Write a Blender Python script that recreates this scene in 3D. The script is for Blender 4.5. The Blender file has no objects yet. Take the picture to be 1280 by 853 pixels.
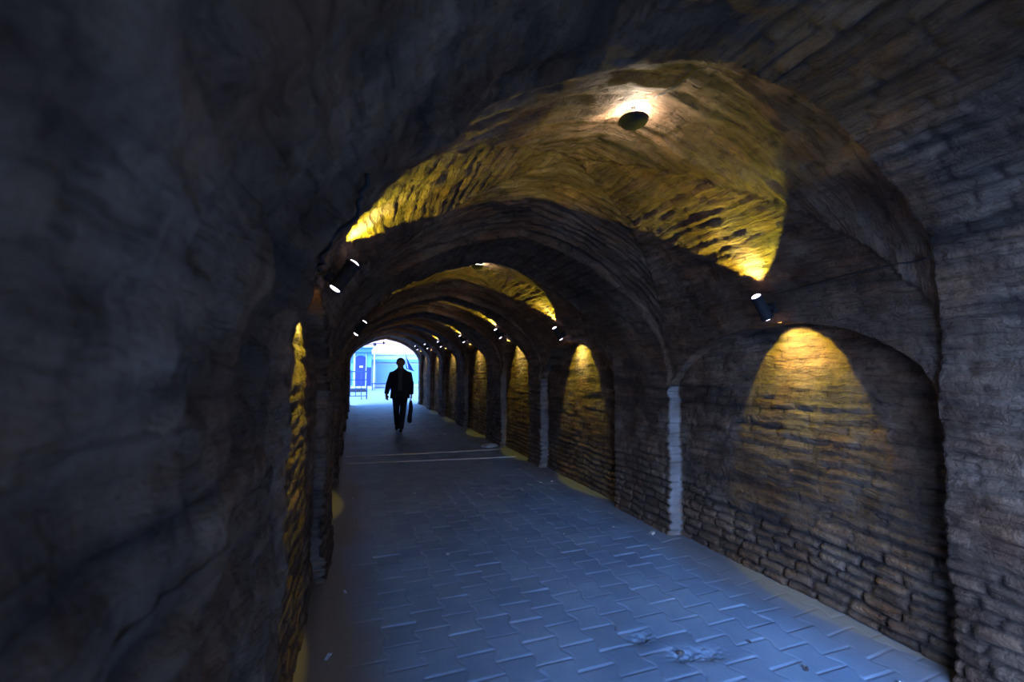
import bpy, bmesh, math, random
import numpy as np
from mathutils import Vector, Matrix

random.seed(7)
scene = bpy.context.scene
COL = scene.collection
PI = math.pi

# ------------------------------------------------------------------ camera
# tunnel axis = +Y, right wall = +X, camera stands close to the left wall
cam_data = bpy.data.cameras.new('camera')
cam = bpy.data.objects.new('camera', cam_data)
COL.objects.link(cam)
cam.location = (0, 0, 1.45)
cam_data.sensor_width = 36.0
cam_data.lens = 16.0
cam_data.clip_start = 0.02
cam_data.clip_end = 400
cam.rotation_euler = (math.radians(90 + 3.77), 0, math.radians(-18.97))
cam_data.dof.use_dof = True
cam_data.dof.focus_distance = 4.2
cam_data.dof.aperture_fstop = 2.8
scene.camera = cam

scene.view_settings.view_transform = 'Standard'
scene.view_settings.look = 'None'
scene.view_settings.gamma = 1.0
scene.view_settings.use_curve_mapping = False
scene.view_settings.exposure = 0.0

# ------------------------------------------------------------------ world: dusk sky, brighter over the near entrance
SKY_BACK, SKY_FRONT = 23.0, 2.4
LAMP_W = 70.0       # wall lamp, watts per beam
LAMP_COL = (1.0, 0.92, 0.04)
CORE_COL = (1.0, 0.87, 0.46)
CEIL_W = 9.0
CEIL_COL = (1.0, 0.86, 0.68)
w = bpy.data.worlds.new('dusk_sky')
scene.world = w
w.use_nodes = True
nt = w.node_tree
nt.nodes.clear()
tc = nt.nodes.new('ShaderNodeTexCoord')
sep = nt.nodes.new('ShaderNodeSeparateXYZ')
nt.links.new(tc.outputs['Generated'], sep.inputs[0])
mr = nt.nodes.new('ShaderNodeMapRange')
mr.inputs['From Min'].default_value = -0.1
mr.inputs['From Max'].default_value = 0.3
nt.links.new(sep.outputs['Y'], mr.inputs['Value'])
# the bright part of the sky stands behind and to the left of the camera, above the roofs
dot = nt.nodes.new('ShaderNodeVectorMath'); dot.operation = 'DOT_PRODUCT'
dot.inputs[1].default_value = Vector((-0.62, -0.62, 0.48)).normalized()
nt.links.new(tc.outputs['Generated'], dot.inputs[0])
lob = nt.nodes.new('ShaderNodeMapRange')
lob.interpolation_type = 'SMOOTHSTEP'
lob.inputs['From Min'].default_value = 0.45
lob.inputs['From Max'].default_value = 1.0
lob.inputs['To Min'].default_value = 0.9
lob.inputs['To Max'].default_value = SKY_BACK
nt.links.new(dot.outputs['Value'], lob.inputs['Value'])
st = nt.nodes.new('ShaderNodeMix')
st.data_type = 'FLOAT'
nt.links.new(mr.outputs[0], st.inputs[0])
nt.links.new(lob.outputs[0], st.inputs[2])
st.inputs[3].default_value = SKY_FRONT
mixc = nt.nodes.new('ShaderNodeMix')
mixc.data_type = 'RGBA'
mixc.inputs[6].default_value = (0.27, 0.46, 1.0, 1)
mixc.inputs[7].default_value = (0.36, 0.62, 0.95, 1)
nt.links.new(mr.outputs[0], mixc.inputs[0])
lowf = nt.nodes.new('ShaderNodeMapRange')
lowf.inputs['From Min'].default_value = 0.05
lowf.inputs['From Max'].default_value = 0.30
nt.links.new(sep.outputs['Z'], lowf.inputs['Value'])
frontc = nt.nodes.new('ShaderNodeMix'); frontc.data_type = 'RGBA'
frontc.inputs[6].default_value = (0.62, 0.52, 0.72, 1)
frontc.inputs[7].default_value = (0.28, 0.75, 1.8, 1)
nt.links.new(lowf.outputs[0], frontc.inputs[0])
nt.links.new(frontc.outputs[2], mixc.inputs[7])
bg = nt.nodes.new('ShaderNodeBackground')
nt.links.new(mixc.outputs[2], bg.inputs['Color'])
nt.links.new(st.outputs[0], bg.inputs['Strength'])
wo = nt.nodes.new('ShaderNodeOutputWorld')
nt.links.new(bg.outputs[0], wo.inputs[0])

# ------------------------------------------------------------------ helpers
def tag(o, label=None, cat=None, group=None, kind=None):
    if label: o['label'] = label
    if cat: o['category'] = cat
    if group: o['group'] = group
    if kind: o['kind'] = kind
    return o

def empty(name, loc=(0, 0, 0), rot=(0, 0, 0)):
    o = bpy.data.objects.new(name, None)
    o.empty_display_size = 0.1
    COL.objects.link(o)
    o.location = loc
    o.rotation_euler = rot
    return o

def obj(name, bm, mat, parent=None, smooth=False):
    me = bpy.data.meshes.new(name)
    bm.normal_update()
    bm.to_mesh(me)
    bm.free()
    if smooth:
        for p in me.polygons: p.use_smooth = True
    me.materials.append(mat)
    o = bpy.data.objects.new(name, me)
    COL.objects.link(o)
    if parent: o.parent = parent
    return o

def box(bm, x0, x1, y0, y1, z0, z1, bevel=0.0):
    r = bmesh.ops.create_cube(bm, size=1.0)
    for v in r['verts']:
        v.co = Vector(((x0 + x1) / 2 + v.co.x * (x1 - x0), (y0 + y1) / 2 + v.co.y * (y1 - y0), (z0 + z1) / 2 + v.co.z * (z1 - z0)))
    if bevel > 0:
        es = list({e for v in r['verts'] for e in v.link_edges})
        bmesh.ops.bevel(bm, geom=es, offset=bevel, segments=2, affect='EDGES')
    return r['verts']

def tube(bm, pts, r, n=8, caps=True):
    pts = [Vector(p) for p in pts]
    rad = r if isinstance(r, (list, tuple)) else [r] * len(pts)
    rings = []
    prev = None
    for i, p in enumerate(pts):
        if i == 0: d = pts[1] - p
        elif i == len(pts) - 1: d = p - pts[i - 1]
        else: d = pts[i + 1] - pts[i - 1]
        d.normalize()
        a = Vector((0, 0, 1)) if abs(d.z) < 0.9 else Vector((1, 0, 0))
        if prev is not None: a = prev
        u = (a - d * a.dot(d)).normalized()
        v = d.cross(u)
        prev = u
        rings.append([bm.verts.new(p + u * math.cos(k * 2 * PI / n) * rad[i] + v * math.sin(k * 2 * PI / n) * rad[i]) for k in range(n)])
    for A, B in zip(rings, rings[1:]):
        for k in range(n):
            bm.faces.new((A[k], A[(k + 1) % n], B[(k + 1) % n], B[k]))
    if caps:
        bm.faces.new(rings[0][::-1]); bm.faces.new(rings[-1])

def loft(bm, rings, caps=True):
    """rings: list of lists of Vectors of equal length"""
    R = [[bm.verts.new(p) for p in ring] for ring in rings]
    n = len(R[0])
    for A, B in zip(R, R[1:]):
        for k in range(n):
            bm.faces.new((A[k], A[(k + 1) % n], B[(k + 1) % n], B[k]))
    if caps:
        bm.faces.new(R[0][::-1]); bm.faces.new(R[-1])

def lathe(bm, prof, n=32):
    """prof: list of (r, z) around local z"""
    rings = []
    for r, z in prof:
        rings.append([Vector((r * math.cos(k * 2 * PI / n), r * math.sin(k * 2 * PI / n), z)) for k in range(n)])
    loft(bm, rings)

# ------------------------------------------------------------------ numpy noise
def _h(ix, iy, iz, seed):
    n = (ix.astype(np.int64) * 374761393 + iy.astype(np.int64) * 668265263 + iz.astype(np.int64) * 2147483647 + seed * 144665)
    n = (n ^ (n >> 13)) * 1274126177
    n = n & 0xffffffff
    n = (n ^ (n >> 16)) * 2246822519 & 0xffffffff
    n = n ^ (n >> 13)
    return (n & 0xffffff) / float(0xffffff)

def vnoise(x, y, z, seed=0):
    x, y, z = np.broadcast_arrays(np.asarray(x, float), np.asarray(y, float), np.asarray(z, float))
    ix, iy, iz = np.floor(x), np.floor(y), np.floor(z)
    fx, fy, fz = x - ix, y - iy, z - iz
    fx = fx * fx * (3 - 2 * fx); fy = fy * fy * (3 - 2 * fy); fz = fz * fz * (3 - 2 * fz)
    r = 0
    for dx in (0, 1):
        wx = fx if dx else 1 - fx
        for dy in (0, 1):
            wy = fy if dy else 1 - fy
            for dz in (0, 1):
                wz = fz if dz else 1 - fz
                r = r + wx * wy * wz * _h(ix + dx, iy + dy, iz + dz, seed)
    return r * 2 - 1

def fbm(x, y, z, oct=4, seed=0):
    r, a, f, t = 0, 1.0, 1.0, 0
    for o in range(oct):
        r = r + a * vnoise(x * f, y * f, z * f, seed + o * 17)
        t += a; a *= 0.5; f *= 2.03
    return r / t

def sstep(a, b, x):
    t = np.clip((x - a) / (b - a), 0, 1)
    return t * t * (3 - 2 * t)

def bricks(a, b, L, h, seed, jm=0.011):
    """returns joint mask (1 in the joint) and a random tone per brick"""
    row = np.floor(b / h)
    fb = b / h - row
    Lr = L * (0.8 + 0.5 * _h(row, row * 0, row * 0, seed + 5))
    off = _h(row, row * 0 + 1, row * 0, seed) * 7
    q = a / Lr + off
    col = np.floor(q)
    fa = q - col
    db = np.minimum(fb, 1 - fb) * h
    da = np.minimum(fa, 1 - fa) * Lr
    d = np.minimum(db, da)
    m = 1 - sstep(jm * 0.25, jm, d)
    tone = _h(row, col, row * 0 + 3, seed + 9)
    return m, tone

# ------------------------------------------------------------------ materials
def new_mat(name):
    m = bpy.data.materials.new(name)
    m.use_nodes = True
    nt = m.node_tree
    b = nt.nodes['Principled BSDF']
    return m, nt, b

def simple(name, col, rough=0.6, metal=0.0, emit=None, estr=0.0, noise=0.0, nscale=20.0, bump=0.0):
    m, nt, b = new_mat(name)
    b.inputs['Base Color'].default_value = (*col, 1)
    b.inputs['Roughness'].default_value = rough
    b.inputs['Metallic'].default_value = metal
    if emit:
        b.inputs['Emission Color'].default_value = (*emit, 1)
        b.inputs['Emission Strength'].default_value = estr
    tcn = nt.nodes.new('ShaderNodeTexCoord')
    nz = nt.nodes.new('ShaderNodeTexNoise')
    nz.inputs['Scale'].default_value = nscale
    nz.inputs['Detail'].default_value = 5
    nt.links.new(tcn.outputs['Object'], nz.inputs['Vector'])
    if noise > 0:
        mx = nt.nodes.new('ShaderNodeMix'); mx.data_type = 'RGBA'
        mx.inputs[6].default_value = (*[c * (1 - noise) for c in col], 1)
        mx.inputs[7].default_value = (*[min(1, c * (1 + noise)) for c in col], 1)
        nt.links.new(nz.outputs['Fac'], mx.inputs[0])
        nt.links.new(mx.outputs[2], b.inputs['Base Color'])
    if bump > 0:
        bp = nt.nodes.new('ShaderNodeBump')
        bp.inputs['Strength'].default_value = 0.6
        bp.inputs['Distance'].default_value = bump
        nt.links.new(nz.outputs['Fac'], bp.inputs['Height'])
        nt.links.new(bp.outputs[0], b.inputs['Normal'])
    return m

def ramp(nt, stops):
    r = nt.nodes.new('ShaderNodeValToRGB')
    cr = r.color_ramp
    cr.elements[0].position, cr.elements[0].color = stops[0][0], (*stops[0][1], 1)
    cr.elements[1].position, cr.elements[1].color = stops[-1][0], (*stops[-1][1], 1)
    for p, c in stops[1:-1]:
        e = cr.elements.new(p); e.color = (*c, 1)
    return r

def brick_mat(name='old_brick'):
    m, nt, b = new_mat(name)
    N, Lk = nt.nodes, nt.links
    at = N.new('ShaderNodeAttribute'); at.attribute_name = 'tone'
    am = N.new('ShaderNodeAttribute'); am.attribute_name = 'joint'
    tcn = N.new('ShaderNodeTexCoord')
    n1 = N.new('ShaderNodeTexNoise'); n1.inputs['Scale'].default_value = 2.2; n1.inputs['Detail'].default_value = 7; n1.inputs['Roughness'].default_value = 0.65
    Lk.new(tcn.outputs['Object'], n1.inputs['Vector'])
    r1 = ramp(nt, [(0.3, (0.080, 0.044, 0.024)), (0.48, (0.150, 0.094, 0.057)), (0.68, (0.25, 0.175, 0.118))])
    Lk.new(n1.outputs['Fac'], r1.inputs[0])
    r2 = ramp(nt, [(0.0, (0.62, 0.56, 0.52)), (0.5, (0.95, 0.93, 0.9)), (1.0, (1.2, 1.1, 1.0))])
    Lk.new(at.outputs['Fac'], r2.inputs[0])
    mu = N.new('ShaderNodeMix'); mu.data_type = 'RGBA'; mu.blend_type = 'MULTIPLY'; mu.inputs[0].default_value = 0.8
    Lk.new(r1.outputs[0], mu.inputs[6]); Lk.new(r2.outputs[0], mu.inputs[7])
    mj = N.new('ShaderNodeMix'); mj.data_type = 'RGBA'
    Lk.new(am.outputs['Fac'], mj.inputs[0]); Lk.new(mu.outputs[2], mj.inputs[6]); mj.inputs[7].default_value = (0.05, 0.035, 0.025, 1)
    n6 = N.new('ShaderNodeTexNoise'); n6.inputs['Scale'].default_value = 3.4; n6.inputs['Detail'].default_value = 4
    Lk.new(tcn.outputs['Object'], n6.inputs['Vector'])
    r6 = ramp(nt, [(0.36, (1.45, 0.95, 0.62)), (0.5, (1, 1, 1)), (0.66, (0.85, 1.02, 1.25))])
    Lk.new(n6.outputs['Fac'], r6.inputs[0])
    m6 = N.new('ShaderNodeMix'); m6.data_type = 'RGBA'; m6.blend_type = 'MULTIPLY'; m6.inputs[0].default_value = 0.35
    Lk.new(mj.outputs[2], m6.inputs[6]); Lk.new(r6.outputs[0], m6.inputs[7])
    mj = m6
    # pits and stains
    n3 = N.new('ShaderNodeTexNoise'); n3.inputs['Scale'].default_value = 16; n3.inputs['Detail'].default_value = 8; n3.inputs['Roughness'].default_value = 0.7
    Lk.new(tcn.outputs['Object'], n3.inputs['Vector'])
    r3 = ramp(nt, [(0.33, (0.35, 0.32, 0.3)), (0.47, (1, 1, 1)), (0.75, (1.2, 1.18, 1.15))])
    Lk.new(n3.outputs['Fac'], r3.inputs[0])
    m3 = N.new('ShaderNodeMix'); m3.data_type = 'RGBA'; m3.blend_type = 'MULTIPLY'; m3.inputs[0].default_value = 0.75
    Lk.new(mj.outputs[2], m3.inputs[6]); Lk.new(r3.outputs[0], m3.inputs[7])
    pl = N.new('ShaderNodeAttribute'); pl.attribute_name = 'plaster'
    m4 = N.new('ShaderNodeMix'); m4.data_type = 'RGBA'
    Lk.new(pl.outputs['Fac'], m4.inputs[0]); Lk.new(m3.outputs[2], m4.inputs[6]); m4.inputs[7].default_value = (0.42, 0.40, 0.37, 1)
    Lk.new(m4.outputs[2], b.inputs['Base Color'])
    b.inputs['Roughness'].default_value = 0.85
    b.inputs['Specular IOR Level'].default_value = 0.25
    # bump
    n4 = N.new('ShaderNodeTexNoise'); n4.inputs['Scale'].default_value = 55; n4.inputs['Detail'].default_value = 6; n4.inputs['Roughness'].default_value = 0.65
    Lk.new(tcn.outputs['Object'], n4.inputs['Vector'])
    ad = N.new('ShaderNodeMath'); ad.operation = 'MULTIPLY_ADD'
    Lk.new(n3.outputs['Fac'], ad.inputs[0]); ad.inputs[1].default_value = 1.2; Lk.new(n4.outputs['Fac'], ad.inputs[2])
    ac = N.new('ShaderNodeAttribute'); ac.attribute_name = 'course'
    mp = N.new('ShaderNodeMapping'); mp.inputs['Scale'].default_value = (7.0, 42.0, 1.0)
    Lk.new(ac.outputs['Vector'], mp.inputs['Vector'])
    n5 = N.new('ShaderNodeTexNoise'); n5.inputs['Scale'].default_value = 1.0; n5.inputs['Detail'].default_value = 6; n5.inputs['Roughness'].default_value = 0.6; n5.inputs['Distortion'].default_value = 0.3
    Lk.new(mp.outputs[0], n5.inputs['Vector'])
    r5 = ramp(nt, [(0.28, (0, 0, 0)), (0.44, (0.7, 0.7, 0.7)), (0.75, (1, 1, 1))])
    Lk.new(n5.outputs['Fac'], r5.inputs[0])
    ad0 = ad
    ad = N.new('ShaderNodeMath'); ad.operation = 'MULTIPLY_ADD'
    Lk.new(r5.outputs[0], ad.inputs[0]); ad.inputs[1].default_value = 1.7; Lk.new(ad0.outputs[0], ad.inputs[2])
    bp = N.new('ShaderNodeBump'); bp.inputs['Strength'].default_value = 0.9; bp.inputs['Distance'].default_value = 0.016
    Lk.new(ad.outputs[0], bp.inputs['Height'])
    Lk.new(bp.outputs[0], b.inputs['Normal'])
    return m

def paver_mat(name='concrete_paver'):
    m, nt, b = new_mat(name)
    N, Lk = nt.nodes, nt.links
    at = N.new('ShaderNodeAttribute'); at.attribute_name = 'tone'
    am = N.new('ShaderNodeAttribute'); am.attribute_name = 'joint'
    du = N.new('ShaderNodeAttribute'); du.attribute_name = 'dust'
    tcn = N.new('ShaderNodeTexCoord')
    n1 = N.new('ShaderNodeTexNoise'); n1.inputs['Scale'].default_value = 1.7; n1.inputs['Detail'].default_value = 8; n1.inputs['Roughness'].default_value = 0.62
    Lk.new(tcn.outputs['Object'], n1.inputs['Vector'])
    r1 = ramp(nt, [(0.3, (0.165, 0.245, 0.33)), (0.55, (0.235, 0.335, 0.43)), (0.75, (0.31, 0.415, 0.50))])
    Lk.new(n1.outputs['Fac'], r1.inputs[0])
    r2 = ramp(nt, [(0.0, (0.86, 0.86, 0.88)), (1.0, (1.08, 1.06, 1.04))])
    Lk.new(at.outputs['Fac'], r2.inputs[0])
    mu = N.new('ShaderNodeMix'); mu.data_type = 'RGBA'; mu.blend_type = 'MULTIPLY'; mu.inputs[0].default_value = 1
    Lk.new(r1.outputs[0], mu.inputs[6]); Lk.new(r2.outputs[0], mu.inputs[7])
    mj = N.new('ShaderNodeMix'); mj.data_type = 'RGBA'
    fj = N.new('ShaderNodeMath'); fj.operation = 'MULTIPLY'; fj.inputs[1].default_value = 0.55
    Lk.new(am.outputs['Fac'], fj.inputs[0])
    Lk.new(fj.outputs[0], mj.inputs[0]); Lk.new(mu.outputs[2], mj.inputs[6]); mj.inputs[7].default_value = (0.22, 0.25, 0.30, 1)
    md = N.new('ShaderNodeMix'); md.data_type = 'RGBA'
    Lk.new(du.outputs['Fac'], md.inputs[0]); Lk.new(mj.outputs[2], md.inputs[6]); md.inputs[7].default_value = (0.20, 0.155, 0.115, 1)
    Lk.new(md.outputs[2], b.inputs['Base Color'])
    b.inputs['Roughness'].default_value = 0.62
    b.inputs['Specular IOR Level'].default_value = 0.4
    n4 = N.new('ShaderNodeTexNoise'); n4.inputs['Scale'].default_value = 90; n4.inputs['Detail'].default_value = 5
    Lk.new(tcn.outputs['Object'], n4.inputs['Vector'])
    bp = N.new('ShaderNodeBump'); bp.inputs['Strength'].default_value = 0.4; bp.inputs['Distance'].default_value = 0.003
    Lk.new(n4.outputs['Fac'], bp.inputs['Height'])
    Lk.new(bp.outputs[0], b.inputs['Normal'])
    return m

M_BRICK = brick_mat()
M_PAVER = paver_mat()
M_BLACK = simple('black_metal', (0.004, 0.004, 0.006), 0.8)
M_CABLE = simple('black_rubber', (0.01, 0.01, 0.01), 0.7)
M_LENS = simple('lit_lens', (0.9, 0.9, 1.0), 0.2, 0, (0.86, 0.72, 1.0), 9.0)
M_CLENS = simple('lit_ceiling_lens', (1, 0.95, 0.9), 0.2, 0, (1.0, 0.93, 0.85), 12.0)

# ------------------------------------------------------------------ tunnel shell
CX = 1.225          # centre line
WH = 1.415          # half width
DEP = 0.12          # depth of the wall recesses
S_IN, S_OUT = -0.75, 20.4
#        s0    s1    apex_s  recess apex  spring  rib apex (towards the next)
BAYS = [dict(s0=1.40, s1=3.42, sc=2.26, zr=1.765, zs=1.38),
        dict(s0=4.30, s1=6.38, sc=5.30, zr=1.83, zs=1.42),
        dict(s0=6.86, s1=8.35, sc=7.60, zr=1.98, zs=1.55),
        dict(s0=9.35, s1=11.5, sc=10.35, zr=2.06, zs=1.62),
        dict(s0=12.4, s1=14.5, sc=13.45, zr=2.11, zs=1.68),
        dict(s0=15.2, s1=17.0, sc=16.1, zr=2.18, zs=1.74),
        dict(s0=17.9, s1=19.8, sc=18.85, zr=2.26, zs=1.8)]
LAMP_Z = [1.855, 1.925, 2.10, 2.19, 2.24, 2.31, 2.39]
ZJ = 1.22
ss = [S_IN] + [b['sc'] for b in BAYS] + [S_OUT]
ZS = lambda s: np.interp(s, ss, [1.38] + [b['zs'] for b in BAYS] + [1.8])
ZA = lambda s: np.interp(s, [-1, 7, 9.5, 11.9, 14.9, 17.4, 20.4], [2.54, 2.52, 2.54, 2.62, 2.70, 2.77, 2.82])

def row_list():
    """each row: (s, depth factor of recess 0..1, bay index or -1)"""
    rows = []
    def spacing(s):
        if s < 0.2: return 0.05
        if s < 4.4: return 0.015
        if s < 8.8: return 0.028
        return 0.07
    def seg(a, b, depth, bi):
        s = a
        out = [a]
        while s + spacing(s) < b - 0.003:
            s += spacing(s); out.append(s)
        out.append(b)
        for x in out: rows.append((x, depth, bi))
    cur = S_IN
    for i, b in enumerate(BAYS):
        seg(cur, b['s0'], 0.0, -1)
        for k in range(1, 5): rows.append((b['s0'] + 0.004 * k, k / 5.0, i))
        seg(b['s0'] + 0.02, b['s1'] - 0.02, 1.0, i)
        for k in range(4, 0, -1): rows.append((b['s1'] - 0.004 * k, k / 5.0, i))
        cur = b['s1']
    seg(cur, S_OUT, 0.0, -1)
    return rows

ROWS = row_list()
N1, MS, N2 = 104, 5, 120
phi = np.linspace(0, PI / 2, 400)

def half_section(s, dep, bi):
    """points from floor to apex for one side: arrays (off from centre, z, arc t), inward dir"""
    zs = float(ZS(s)); za = float(ZA(s)); wh = WH
    if bi >= 0:
        b = BAYS[bi]
        half = (b['s1'] - b['s0']) / 2
        mid = (b['s1'] + b['s0']) / 2
        sh = abs((s - mid) / half)
        inb = float(sstep(0.0, 0.03, np.array(min(s - b['s0'], b['s1'] - s))))
        za += 0.14 * (1 - min(1, sh) ** 2.5) + 0.055 * inb
        wh += 0.03 * inb
        q = (s - b['sc']) / ((b['s1'] - b['sc']) if s > b['sc'] else (b['sc'] - b['s0']))
        q = min(1, abs(q))
        zr = ZJ + (b['zr'] - ZJ) * (0.88 * math.sqrt(max(0, 1 - q ** 2.3)) + 0.12 * (1 - q))
    else:
        zr = ZJ
    # dense side curve
    k = 0.19
    cu = wh * np.cos(phi)
    cz = zs + (za - zs) * ((1 - k) * np.sin(phi) + k * (1 - np.cos(phi)))
    zv = np.linspace(ZJ - 0.02, zs, 30)[:-1]
    du = np.concatenate([np.full(zv.shape, WH) + (wh - WH) * (zv - ZJ) / max(0.01, zs - ZJ), cu])
    dz = np.concatenate([zv, cz])
    t = np.concatenate([[0], np.cumsum(np.hypot(np.diff(du), np.diff(dz)))])
    t0 = float(np.interp(zr, dz, t))
    tt = np.linspace(t0, t[-1], N2)
    uu = np.interp(tt, t, du); uz = np.interp(tt, t, dz)
    wz = np.linspace(0, zr, N1)
    d = DEP * dep
    wu = np.full(N1, WH + d)
    wu = np.where(wz < 0.25, wu - 0.02 * sstep(0.25, 0.0, wz), wu)
    k2 = np.linspace(0, 1, MS + 2)[1:-1]
    su = wu[-1] + (uu[0] - wu[-1]) * k2
    sz = np.full(MS, zr)
    U = np.concatenate([wu, su, uu]); Z = np.concatenate([wz, sz, uz])
    T = np.concatenate([wz, sz, ZJ + tt])       # course coordinate
    q = np.concatenate([tt[-1] - tt])
    return U, Z, T, zs, zr, tt[-1]

NR = len(ROWS)
NC = N1 + MS + N2
U = np.zeros((NR, NC)); Z = np.zeros((NR, NC)); T = np.zeros((NR, NC)); SS = np.zeros((NR, NC)); ZSP = np.zeros((NR, NC)); BI = np.zeros((NR, NC)); TM = np.zeros((NR, NC)); DP = np.zeros((NR, NC))
for i, (s, dep, bi) in enumerate(ROWS):
    U[i], Z[i], T[i], zs, zr, tm = half_section(s, dep, bi)
    SS[i] = s; ZSP[i] = zs; BI[i] = bi; TM[i] = tm + ZJ; DP[i] = dep

def shell_side(sign):
    """world coords (NR,NC,3) and attributes"""
    # near rib leans: its far edge is nearer to us at the top
    S = SS - 0.2 * sstep(1.3, 2.35, Z) * np.exp(-((SS - 1.4) / 0.5) ** 2)
    if sign < 0:
        S = S + 0.10 * np.exp(-((SS - 1.4) / 0.45) ** 2) * (1 - sstep(1.6, 2.3, Z))
    X = CX + sign * U
    if sign < 0:
        X = X + 0.05 * DP * (np.arange(NC) < N1 + MS)[None, :] * np.exp(-((SS - 2.6) / 1.4) ** 4)
    upper = (np.arange(NC) >= N1 + MS)[None, :] & np.ones((NR, 1), bool)
    # inward direction
    ax = -(X - CX); az = -np.clip(Z - ZSP, 0, None)
    ln = np.hypot(ax, az) + 1e-6
    dx = np.where(upper, ax / ln, -sign); dz = np.where(upper, az / ln, 0)
    # course coordinates
    a = S.copy(); b = T.copy()
    for i, bb in enumerate(BAYS):
        mid = (bb['s0'] + bb['s1']) / 2; half = (bb['s1'] - bb['s0']) / 2
        inb = (BI == i) & upper
        rs = np.abs(SS - mid) / half
        rt = (TM - T) / 1.75
        sec = inb & (rs > rt)
        a = np.where(sec, T * 1.0 + 3.1, a)
        b = np.where(sec, np.abs(SS - mid) * 1.04 + 40 + 20 * (SS > mid), b)
        b = np.where(inb & ~sec, T + 90, b)
    sd = 11 if sign > 0 else 57
    wa = fbm(a * 1.3, b * 3.0, 0.5 + sign, 3, sd)
    b = b + 0.022 * wa + 0.008 * fbm(a * 6, b * 6, 3.3, 2, sd + 3)
    a = a + 0.02 * fbm(a * 5, b * 9, 1.1, 2, sd + 8)
    jm, tone = bricks(a, b, 0.20, 0.066, sd, 0.014)
    base = Z < 0.55 + 0.15 * vnoise(S * 1.5, 0, 0, sd)
    patch = sstep(-0.25, 0.35, fbm(S * 1.1, Z * 1.3, T * 0.3, 3, sd + 31))
    near_left = (sign < 0) & (S < 1.7)
    A = np.where(upper, 0.004 + 0.004 * patch, np.where(base, 0.023, 0.003 + 0.006 * patch))
    A = np.where(near_left, 0.003, A)
    near_right = (sign > 0) & (S < 1.5) & ~upper
    A = np.where(near_right & ~base, 0.006 + 0.012 * patch, A)
    streak = fbm(a * 4.5, b * 34, 0.0, 4, sd + 41)
    streak = np.where(near_left, 0.3 * streak + 2.4 * fbm(S * 9, Z * 9, 0, 5, 5), streak)
    deepc = np.clip(-vnoise(a * 2.0, b * 15.2, 2.0, sd + 77) - 0.45, 0, 1)        # washed-out joints
    rough = fbm(X * 7, S * 7, Z * 7, 4, sd + 61)
    rough = np.where(near_right, rough * 1.5, rough)
    big = fbm(X * 1.4, S * 1.4, Z * 1.4, 3, sd + 71)
    kk = np.where(base & ~upper, 0.35, 1.0)
    d = -A * jm + (tone - 0.5) * 0.007 * (0.4 + A / 0.017) + streak * 0.018 * kk - deepc * np.where(upper, 0.004, 0.028) * kk + rough * 0.017 + big * 0.018
    soff = np.zeros(NC); soff[:] = 1
    soff[N1:N1 + MS] = np.linspace(1, 1, MS)
    d = d * soff[None, :]
    X2 = X + dx * d; Z2 = Z + dz * d
    if sign < 0:
        Z2 = Z2 + 0.09 * np.exp(-((S - 2.45) / 0.6) ** 2) * sstep(1.0, 1.7, Z) * sstep(2.5, 2.0, Z)
        X2 = X2 - 0.05 * np.exp(-((S - 2.3) / 0.7) ** 2) * sstep(1.4, 1.8, Z) * sstep(2.5, 2.1, Z)
        X2 = X2 + 0.035 * np.exp(-((S - 3.9) / 0.6) ** 2)
    # ragged arrises
    S2 = S + 0.020 * fbm(X * 3, S * 5, Z * 9, 3, sd + 91)
    Z2 = Z2 + np.where(Z > 0.03, 0.010 * fbm(X * 3, S * 8, Z * 3, 3, sd + 97), 0)
    Z2[:, 0] = -0.03
    joint = jm * np.clip(A / 0.014, 0.15, 1) * 0.8 + np.clip(deepc * 2, 0, 0.7)
    PLA[sign] = np.where((DP > 0.05) & (DP < 0.95) & ~upper, np.clip(0.42 + 0.5 * fbm(S * 5, Z * 7, X * 5, 4, 4), 0.05, 0.8) * (1.0 if sign > 0 else 0.35) * np.where(BI == 0, 1.0, 0.55) * sstep(1.4, 1.0, Z * 0.9 + 0.15 * vnoise(0, Z * 8, 0, 6)), 0.0)
    CRS[sign] = np.stack([a, b, T * 0 + 0.0], -1)
    return np.stack([X2, S2, Z2], -1), tone, np.clip(joint, 0, 1), (X, S, Z)

CRS = {}; PLA = {}
R_co, R_tone, R_joint, R_base = shell_side(+1)
L_co, L_tone, L_joint, L_base = shell_side(-1)
# share the crown line
cr = (R_co[:, -1] + L_co[:, -1]) / 2
for k in range(12):
    f = 1 - k / 12.0
    f = f * f
    dR = (cr - R_co[:, -1]).copy() if k == 0 else dR
    dL = (cr - L_co[:, -1]).copy() if k == 0 else dL
    R_co[:, -1 - k] += dR * f
    L_co[:, -1 - k] += dL * f

def grid_obj(name, co, attrs, mat, flip=False, smooth=True):
    nr, nc = co.shape[:2]
    me = bpy.data.meshes.new(name)
    me.vertices.add(nr * nc)
    me.vertices.foreach_set('co', co.reshape(-1).astype(np.float32))
    i, j = np.meshgrid(np.arange(nr - 1), np.arange(nc - 1), indexing='ij')
    v = (i * nc + j).reshape(-1)
    q = np.stack([v, v + 1, v + nc + 1, v + nc], -1)
    if flip: q = q[:, ::-1]
    nf = q.shape[0]
    me.loops.add(nf * 4); me.polygons.add(nf)
    me.loops.foreach_set('vertex_index', q.reshape(-1).astype(np.int32))
    me.polygons.foreach_set('loop_start', (np.arange(nf) * 4).astype(np.int32))
    me.polygons.foreach_set('use_smooth', np.full(nf, smooth))
    for k, arr in attrs.items():
        vec = arr.ndim == 3
        at = me.attributes.new(k, 'FLOAT_VECTOR' if vec else 'FLOAT', 'POINT')
        at.data.foreach_set('vector' if vec else 'value', arr.reshape(-1).astype(np.float32))
    me.update(calc_edges=True)
    me.validate()
    me.materials.append(mat)
    o = bpy.data.objects.new(name, me)
    COL.objects.link(o)
    return o

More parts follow.
